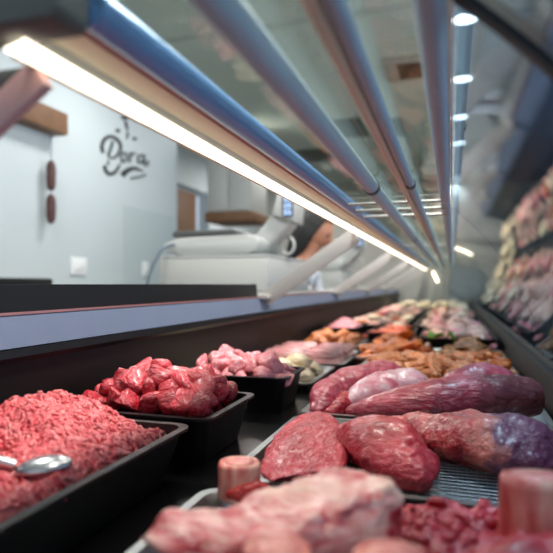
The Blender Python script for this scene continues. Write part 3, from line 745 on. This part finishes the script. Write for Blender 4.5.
# ---------------------------------------------------------------- minced meat mounds
def mound(name, x0, x1, y0, y1, zb, hf, mat, label, worms, n=80, amp=.006, freq=55, wr=.0021, cat='minced meat'):
    vs, fs = [], []
    def H(x, y):
        u = (x - x0) / (x1 - x0); v = (y - y0) / (y1 - y0)
        e = min(u, 1 - u, v, 1 - v); ed_ = min(1, e / .10); ed_ = ed_ * (2 - ed_)
        h = hf(u, v)
        nz = noise.fractal(Vector((x, y, 1.3)) * freq, .8, 2, 4) * amp + noise.noise(Vector((x, y, 5)) * 16) * amp * 1.3
        return zb + (h + nz) * (.35 + .65 * ed_) + .0
    for j in range(n + 1):
        for i in range(n + 1):
            x = x0 + (x1 - x0) * i / n; y = y0 + (y1 - y0) * j / n
            edge = i in (0, n) or j in (0, n)
            vs.append((x, y, zb if edge else H(x, y)))
    for j in range(n):
        for i in range(n):
            a = j * (n + 1) + i; fs.append((a, a + 1, a + n + 2, a + n + 1))
    rim = [i for i in range(n + 1)] + [k * (n + 1) + n for k in range(1, n + 1)] + [n * (n + 1) + i for i in range(n - 1, -1, -1)] + [k * (n + 1) for k in range(n - 1, 0, -1)]
    b = len(vs)
    # strands of mince lying on the surface
    for _ in range(worms):
        x = R.uniform(x0 + .008, x1 - .008); y = R.uniform(y0 + .008, y1 - .008)
        a = R.uniform(0, 6.28); curl = R.uniform(-60, 60); L2 = R.uniform(.010, .028); m = 6; rr = wr * R.uniform(.8, 1.35)
        base = len(vs); ok = True; pts = []
        up = R.uniform(-.0005, .003)
        for k in range(m):
            pts.append(Vector((x, y, H(min(max(x, x0 + .005), x1 - .005), min(max(y, y0 + .005), y1 - .005)) + up * (1 if 0 < k < m - 1 else .1))))
            x += math.cos(a) * L2 / m; y += math.sin(a) * L2 / m; a += curl * L2 / m
        for k, p in enumerate(pts):
            dd = (pts[min(k + 1, m - 1)] - pts[max(k - 1, 0)]).normalized(); sd = dd.cross(Vector((0, 0, 1))).normalized(); uu = sd.cross(dd)
            r2 = rr * (.55 if k in (0, m - 1) else 1)
            for s in range(6):
                t_ = 2 * PI * s / 6; vs.append(tuple(p + sd * math.cos(t_) * r2 + uu * math.sin(t_) * r2))
        for k in range(m - 1):
            for s in range(6): fs.append((base + k * 6 + s, base + k * 6 + (s + 1) % 6, base + (k + 1) * 6 + (s + 1) % 6, base + (k + 1) * 6 + s))
        fs.append(tuple(base + s for s in range(6))); fs.append(tuple(base + (m - 1) * 6 + s for s in range(6)))
    o = mesh(name, vs, fs, mat, None, ((x0 + x1) / 2, (y0 + y1) / 2, zb))
    return tag(o, label, cat, None, 'stuff')
def g2(u, v, a, b, s): return math.exp(-(((u - a) ** 2 + (v - b) ** 2) / (s * s)))
mound('minced_beef', -.584, -.371, .352, .694, -.226,
      lambda u, v: .020 + .050 * g2(u, v, .22, .80, .42) + .012 * g2(u, v, .75, .62, .3) - .034 * g2(u, v, .36, .40, .14) + .008 * g2(u, v, .3, .1, .25), M_mince,
      'bright red minced beef heaped in the large black tray', 1900, n=120, amp=.008, freq=42, wr=.0024)
mound('pink_mince', -.585, -.435, 2.58, 2.90, -.262, lambda u, v: .05 + .045 * g2(u, v, .5, .5, .4), M_pinkmince, 'smooth mound of pale pink mince in a black tray', 0, n=30, amp=.002, freq=20)
tp = atz(385, 500, -.225)
mound('minced_trimmings', -.06, .165, .40, .600, -.262, lambda u, v: .040 + .020 * g2(u, v, .7, .3, .4), M_steak2, 'coarse red trimmings lying in the nearest steel tray', 90, n=80, amp=.010, freq=34, wr=.004)

# serving scoop in the minced beef
q = atz(44, 466, -.192)
t = thing('serving_scoop', tuple(q), 'shiny steel serving scoop stuck in the minced beef', 'scoop')
bm = bmesh.new(); bmesh.ops.create_uvsphere(bm, u_segments=28, v_segments=16, radius=1)
bmesh.ops.delete(bm, geom=[v for v in bm.verts if v.co.z > .05], context='VERTS')
for v in bm.verts: v.co = Vector((v.co.x * .030, v.co.y * .021, -v.co.z * .012))
bmesh.ops.rotate(bm, verts=bm.verts, cent=(0, 0, 0), matrix=Matrix.Rotation(.45, 3, 'Z') @ Matrix.Rotation(-.12, 3, 'Y'))
bmesh.ops.translate(bm, verts=bm.verts, vec=q + Vector((0, 0, -.002)))
o = setobj(bm, 'bowl', steel, t, tuple(q), smooth=True); o.data.shade_smooth(); so = o.modifiers.new('thick', 'SOLIDIFY'); so.thickness = .0015
h0 = q + Vector((-.026, -.012, .002)); h1 = q + Vector((-.12, -.055, .035))
cyl('handle', h0, h1, .0055, steel, t, 16)

# ---------------------------------------------------------------- diced meat
beef_chunks = [chunk_mesh('beef_chunk', M_beef, .029, .023, .019, s, amp=.07) for s in range(1, 8)]
heap('beef_cube', beef_chunks, -.568, -.372, .775, .925, -.232, .040, 1, 'dark red cube of beef in the middle black tray', 'meat', 'dark red diced beef in the middle black tray', tilt=1.0, jit=.15)
heap('beef_cube', beef_chunks, -.588, -.365, .765, .945, -.200, .036, 3, 'dark red cube of beef in the middle black tray', 'meat', 'dark red diced beef in the middle black tray', dz=.015, mound=.012, tilt=1.0, jit=.2)
pork_chunks = [chunk_mesh('pork_chunk', M_pork, .027, .022, .018, s + 20, amp=.06, bev=.2) for s in range(1, 7)]
heap('pork_cube', pork_chunks, -.580, -.348, 1.135, 1.275, -.212, .037, 3, 'light pink cube of pork in the farther black tray', 'meat', 'light pink diced pork in the farther black tray', dz=.014, mound=.008, tilt=1.0, jit=.2)

# ---------------------------------------------------------------- whole cuts on the steel trays
F1 = -.2605
def V3(px, py, z): return tuple(atz(px, py, z))
# flat steak left
cut('beef_steak', [(-.185, .685, -.252), (-.190, .70, -.248), (-.200, .77, -.244), (-.216, .85, -.244), (-.226, .93, -.243), (-.226, .985, -.250)],
    [(.030, .006), (.052, .012), (.060, .017), (.054, .018), (.040, .018), (.016, .006)], M_steak,
    'flat red beef steak with fine white marbling, on the left of the racked tray', 'meat', amp=.006, freq=16, floor=F1, seed=3, power=2.3)
cut('beef_flap', [(-.128, .78, -.250), (-.125, .84, -.244), (-.140, .91, -.240), (-.160, .97, -.246)],
    [(.012, .004), (.036, .012), (.040, .014), (.012, .005)], M_steak,
    'thin marbled beef flap lying between the flat steak and the rounded cut', 'meat', amp=.006, freq=20, floor=F1, seed=9)
cut('beef_round', [(-.030, .702, -.245), (-.052, .735, -.236), (-.088, .775, -.228), (-.125, .83, -.232), (-.150, .875, -.245)],
    [(.012, .010), (.040, .028), (.055, .037), (.044, .030), (.012, .008)], M_steak2,
    'rounded dark red beef cut in the middle of the racked tray', 'meat', amp=.009, freq=14, floor=F1, seed=5, fold=.008)
cut('beef_shank_cut', [(-.11, .945, -.240), (-.055, .918, -.232), (-.002, .872, -.226), (.052, .828, -.222), (.10, .795, -.226), (.145, .778, -.240)],
    [(.02, .012), (.042, .026), (.058, .034), (.066, .040), (.056, .036), (.018, .012)], M_purple,
    'long beef cut with cream fat and dark purple end, right side of racked tray', 'meat', amp=.010, freq=13, floor=F1, seed=8, fold=.006)
# purple end: its own material region
o = bpy.data.objects['beef_shank_cut']
# tenderloins on the next tray
F2 = -.271
cut('tenderloin', [(-.195, 1.085, -.252), (-.15, 1.075, -.240), (-.08, 1.085, -.228), (0, 1.11, -.222), (.07, 1.14, -.218), (.12, 1.165, -.220), (.150, 1.18, -.222)],
    [(.010, .008), (.030, .022), (.044, .036), (.050, .043), (.050, .044), (.046, .042), (.040, .036)], M_loin2,
    'long dark pink tenderloin lying across the front of its tray', 'meat', amp=.006, freq=12, floor=F2, seed=11)
cut('tenderloin', [(-.045, 1.23, -.24), (0, 1.235, -.222), (.05, 1.245, -.215), (.10, 1.26, -.218), (.145, 1.275, -.24)],
    [(.015, .012), (.042, .036), (.050, .046), (.046, .040), (.016, .012)], M_loin,
    'rounded pink tenderloin humped behind the long dark one, nearest the front glass', 'meat', amp=.006, freq=13, floor=F2, seed=13)
cut('fillet', [(-.205, 1.115, -.245), (-.175, 1.15, -.230), (-.13, 1.19, -.222), (-.08, 1.225, -.220), (-.03, 1.26, -.238)],
    [(.012, .010), (.036, .028), (.042, .038), (.040, .036), (.012, .010)], M_silver,
    'pale fillet covered in bluish white silverskin between two tenderloins', 'meat', amp=.006, freq=14, floor=F2, seed=17)
cut('fillet', [(-.262, 1.08, -.258), (-.252, 1.13, -.238), (-.240, 1.20, -.228), (-.20, 1.27, -.220), (-.14, 1.32, -.218), (-.09, 1.35, -.24)],
    [(.012, .008), (.030, .024), (.036, .032), (.042, .038), (.040, .036), (.012, .010)], M_loin,
    'dark pink fillet curving along the left rim of the tenderloin tray', 'meat', amp=.008, freq=15, floor=F2, seed=19, fold=.006)
cut('meat_tip', [(-.232, 1.065, -.258), (-.215, 1.10, -.245), (-.205, 1.14, -.238), (-.20, 1.17, -.25)],
    [(.008, .006), (.018, .016), (.020, .018), (.008, .006)], M_steak2,
    'small folded red meat tip beside the silverskin fillet', 'meat', amp=.006, freq=30, floor=F2, seed=21)

# nearest tray: bone-in slab and bones
t = thing('bone_in_beef', (-.14, .44, F1), 'large blurred slab of bone-in beef with pale fat, nearest the camera', 'meat')
vs, fs = loft([(-.190, .378, -.220), (-.186, .382, -.218), (-.165, .400, -.217), (-.13, .430, -.213), (-.100, .462, -.208), (-.074, .490, -.206), (-.064, .500, -.207)],
              [(.034, .032), (.040, .036), (.042, .037), (.044, .038), (.045, .040), (.042, .039), (.036, .032)], amp=.009, freq=20, power=5, seed=33, floor=F1, seg=64, rings=60, fold=.010)
mesh('slab', vs, fs, M_rib, t, (-.14, .44, F1))
def bone(name, c, r, h, label, tilt=(0, 0), red=True, group='sawn marrow bones'):
    t = thing(name, (c[0], c[1], c[2]), label, 'bone', group)
    seg = 32; vs = []; prof = [(.94, 0), (1, .08), (.99, .5), (1.0, .9), (.96, 1.0), (.74, 1.0), (.70, .985)]
    for rr, hh in prof:
        for s in range(seg):
            a = 2 * PI * s / seg; w = 1 + .07 * noise.noise(Vector((math.cos(a) * 1.4, math.sin(a) * 1.4, hh * 2 + r * 90)))
            x = rr * r * w * math.cos(a); y = rr * r * w * math.sin(a) * .92; z = hh * h
            z += tilt[0] * x + tilt[1] * y if hh > .5 else 0
            vs.append((c[0] + x, c[1] + y, c[2] + z))
    fs = [(k * seg + s, k * seg + (s + 1) % seg, (k + 1) * seg + (s + 1) % seg, (k + 1) * seg + s) for k in range(len(prof) - 1) for s in range(seg)]
    fs.append(tuple(range(seg)))
    fs.append(tuple((len(prof) - 1) * seg + s for s in range(seg)))
    mesh('bone_wall', vs, fs, M_bone, t, c)
    vs = []
    for rr, zz in ((.71, -.004), (.69, .001), (.45, .003), (.2, .0035)):
        for s in range(seg):
            a = 2 * PI * s / seg; w = 1 + .07 * noise.noise(Vector((math.cos(a) * 1.4, math.sin(a) * 1.4, 2 + r * 90)))
            x = rr * r * w * math.cos(a); y = rr * r * w * math.sin(a) * .92
            vs.append((c[0] + x, c[1] + y, c[2] + h + zz * .6 + tilt[0] * x + tilt[1] * y))
    fs = [(k * seg + s, k * seg + (s + 1) % seg, (k + 1) * seg + (s + 1) % seg, (k + 1) * seg + s) for k in range(3) for s in range(seg)]
    fs.append(tuple(3 * seg + s for s in range(seg)))
    mesh('marrow', vs, fs, M_marrow, t, (c[0], c[1], c[2] + h))
    if red:
        vs, fs = loft([(c[0] - r * .2, c[1] - r * .95, c[2] + .010), (c[0] + r * .5, c[1] - r * .9, c[2] + .012), (c[0] + r * 1.15, c[1] - r * .3, c[2] + .011), (c[0] + r * 1.2, c[1] + r * .3, c[2] + .008)],
                      [(.003, .004), (.008, .012), (.010, .012), (.004, .005)], amp=.003, freq=50, seg=14, rings=16, floor=c[2] + .0005)
        mesh('flesh', vs, fs, M_bonered, t, (c[0], c[1], c[2]))
    return t
bone('marrow_bone', (-.236, .600, -.2475), .025, .041, 'small sawn marrow bone with red flesh, left of the flat steak')
bone('marrow_bone', (.068, .520, F1 + .022), .030, .074, 'tall sawn marrow bone standing at the right edge of the nearest tray', red=False, tilt=(.05, -.1))
bone('marrow_bone', (-.106, .335, F1), .022, .093, 'pale marrow bone end at the bottom edge below the slab', red=False)
bone('marrow_bone', (-.036, .352, F1), .026, .089, 'pink marrow bone at the bottom edge, right of the slab', red=False, tilt=(0, .05))
cut('beef_trimming', [(.0, .43, -.235), (.04, .44, -.222), (.09, .45, -.215), (.15, .455, -.23)], [(.012, .01), (.035, .026), (.04, .03), (.02, .015)], M_steak2,
    'dark red beef trimming in front of the tall marrow bone', 'meat', amp=.008, freq=18, seed=41, floor=F1)

# ---------------------------------------------------------------- marinated pieces further back
strips = [blob_mesh('strip', M_orange, .040, .017, .012, s, amp=.3, bend=.25 * (-1) ** s) for s in range(5)]
heap('marinated_strip', strips, -.255, .150, 1.475, 1.82, -.254, .046, 3, 'light orange marinated meat strip piled in its steel tray', 'meat', 'light orange marinated strips', dz=.015, tilt=.35, mound=.006)
cutl = [blob_mesh('cutlet', M_spice, .050, .036, .012, s + 9, amp=.28) for s in range(4)]
heap('spiced_cutlet', cutl, -.315, -.06, 1.89, 2.22, -.256, .058, 4, 'dark orange spiced cutlet in the left half of its steel tray', 'meat', 'dark orange spiced cutlets', dz=.016, tilt=.5)
cutb = [blob_mesh('cutlet_brown', M_brown, .046, .034, .013, s + 19, amp=.28) for s in range(4)]
heap('herbed_cutlet', cutb, -.05, .155, 1.89, 2.22, -.256, .056, 4, 'brown herb-marinated cutlet by the front glass', 'meat', 'brown herbed cutlets', dz=.016, tilt=.5)
strips2 = [blob_mesh('strip_brown', M_spice, .034, .018, .014, s + 29, amp=.3) for s in range(3)]
heap('marinated_meat', strips2, .02, .155, 1.60, 1.82, -.225, .05, 2, 'brown orange marinated piece on top of the strips', 'meat', 'brown orange pieces on the strips', dz=.015, tilt=.4)
leaf = blob_mesh('herb', M_herb, .03, .018, .010, 77, amp=.5)
for k, px in enumerate((433, 440, 452)):
    q = atz(px, 331, -.20); put('herb_sprig', leaf, (q.x, min(q.y, 2.2), -.195), (R.random(), R.random(), R.random() * 6), .7, 'small green herb sprig lying on the brown cutlets', 'herb', 'green herb sprigs on the cutlets')
# left column
cf = [blob_mesh('chicken_piece', M_white, .060, .030, .020, s + 39, amp=.2, bend=.2) for s in range(3)]
for k, (x, y, z, a) in enumerate([(-.55, 1.42, -.247, .2), (-.46, 1.40, -.247, -.1), (-.39, 1.45, -.247, -1.0), (-.54, 1.50, -.247, .3), (-.45, 1.50, -.240, -.4), (-.39, 1.57, -.247, -1.1), (-.50, 1.58, -.245, .0), (-.57, 1.59, -.247, .4), (-.47, 1.45, -.222, -.3), (-.42, 1.52, -.218, -.8), (-.53, 1.46, -.222, .5)]):
    put('chicken_piece', cf[k % 3], (x, y, z), (R.uniform(-.1, .1), R.uniform(-.1, .1), a), R.uniform(.9, 1.1), 'pale cream chicken piece in the tray behind the diced pork', 'meat', 'pale cream chicken pieces')
bl = []
for s in range(3):
    bm = bmesh.new(); bmesh.ops.create_cube(bm, size=1); bmesh.ops.scale(bm, vec=(.120, .046, .028), verts=bm.verts)
    bmesh.ops.bevel(bm, geom=bm.edges[:], offset=.006, segments=3, affect='EDGES'); bmesh.ops.subdivide_edges(bm, edges=bm.edges[:], cuts=2, use_grid_fill=True)
    for v in bm.verts: v.co += Vector((0, 1, .4)) * noise.noise(v.co * 22 + Vector((s * 4, 0, 0))) * .006
    me = bpy.data.meshes.new('belly'); bm.to_mesh(me); bm.free(); me.materials.append(M_belly); me.shade_smooth(); bl.append(me)
k = 0
for L in range(2):
    for j in range(5 - L):
        for i in range(2):
            put('pork_belly_strip', bl[k % 3], (-.535 + .13 * i + R.uniform(-.006, .006), 1.735 + .074 * j + .03 * L, -.257 + .027 * L), (0, 0, R.uniform(-.06, .06)), 1, 'pink and white striped strip of pork belly in its steel tray', 'meat', 'pork belly strips'); k += 1
strips3 = [blob_mesh('orange_piece', M_orange, .032, .022, .014, s + 49, amp=.3) for s in range(3)]
heap('marinated_piece', strips3, -.60, -.375, 2.125, 2.50, -.254, .05, 3, 'orange marinated piece in the tray beyond the pork belly', 'meat', 'orange marinated pieces by the back panel', dz=.018, tilt=.4)
sal = [blob_mesh('fish_fillet', M_salmon, .070, .028, .012, s + 59, amp=.15, bend=.1) for s in range(3)]
heap('fish_fillet', sal, -.375, -.175, 2.575, 2.93, -.246, .07, 2, 'bright orange fish fillet in a small black tray', 'fish', 'bright orange fish fillets', dz=.022, tilt=.15)
psa = [blob_mesh('pale_sausage', M_pale, .050, .020, .018, s + 69, amp=.12, bend=.25) for s in range(3)] + [blob_mesh('pink_sausage', M_pork, .048, .020, .018, 73, amp=.12, bend=.2)]
heap('pale_sausage', psa, -.12, .160, 2.31, 2.93, -.238, .062, 2, 'pale sausage in the wide black tray by the front glass', 'sausage', 'pale sausages by the front glass', dz=.026, tilt=.25)
mix = psa + [sal[0], cf[0], strips[0]]
for i, (xa, xb, ya, yb) in enumerate([(-.60, -.235, 3.0, 3.9), (-.2, .172, 3.0, 3.9), (-.60, -.235, 3.95, 5.2), (-.2, .172, 3.95, 5.2), (-.6, .172, 5.3, 6.8)]):
    st = .09 if i < 4 else .14
    heap('meat_piece', [mix, psa, psa, mix, cf][i], xa + .015, xb - .015, ya + .02, yb - .02, -.240, st, 2,
         ['pale or orange piece in the tray beyond the pink mince', 'pale pink piece in the tray beyond the sausages', 'far pale sausage by the back panel', 'far mixed piece by the front glass', 'cream piece in the farthest tray'][i],
         'meat', ['pieces beyond the pink mince', 'pieces beyond the sausages', 'far sausages by the back panel', 'far pieces by the front glass', 'pieces in the farthest tray'][i], dz=.028, tilt=.3)

# ---------------------------------------------------------------- daylight from the shop front
for y in (-1.2, 1.6, 4.6):
    L = bpy.data.lights.new('shop_window_light', 'AREA'); L.energy = 62; L.shape = 'RECTANGLE'; L.size = 2.2; L.size_y = 1.9; L.color = (.84, .93, 1)
    lo = bpy.data.objects.new('shop_window_light', L); C.objects.link(lo); lo.location = (3.5, y, .1); lo.rotation_euler = (0, PI / 2 + .35, 0)
w = bpy.data.worlds.new('World'); bpy.context.scene.world = w; w.use_nodes = True
bg = w.node_tree.nodes['Background']; bg.inputs['Color'].default_value = (.56, .66, .78, 1); bg.inputs['Strength'].default_value = .7

cam = bpy.data.cameras.new('Camera'); co = bpy.data.objects.new('Camera', cam); C.objects.link(co)
co.location = (0, 0, 0); co.rotation_euler = (PI / 2, 0, TH); cam.sensor_width = 36; cam.lens = 36; cam.shift_y = 7.5 / 553
cam.clip_start = .01; cam.dof.use_dof = True; cam.dof.focus_distance = .92; cam.dof.aperture_fstop = 3.4
bpy.context.scene.camera = co
vs_ = bpy.context.scene.view_settings
vs_.view_transform = 'Standard'; vs_.look = 'None'; vs_.gamma = 1; vs_.exposure = 0.35
bpy.context.scene.cycles.transparent_max_bounces = 24
bpy.context.scene.cycles.max_bounces = 10
bpy.context.scene.cycles.sample_clamp_indirect = 6
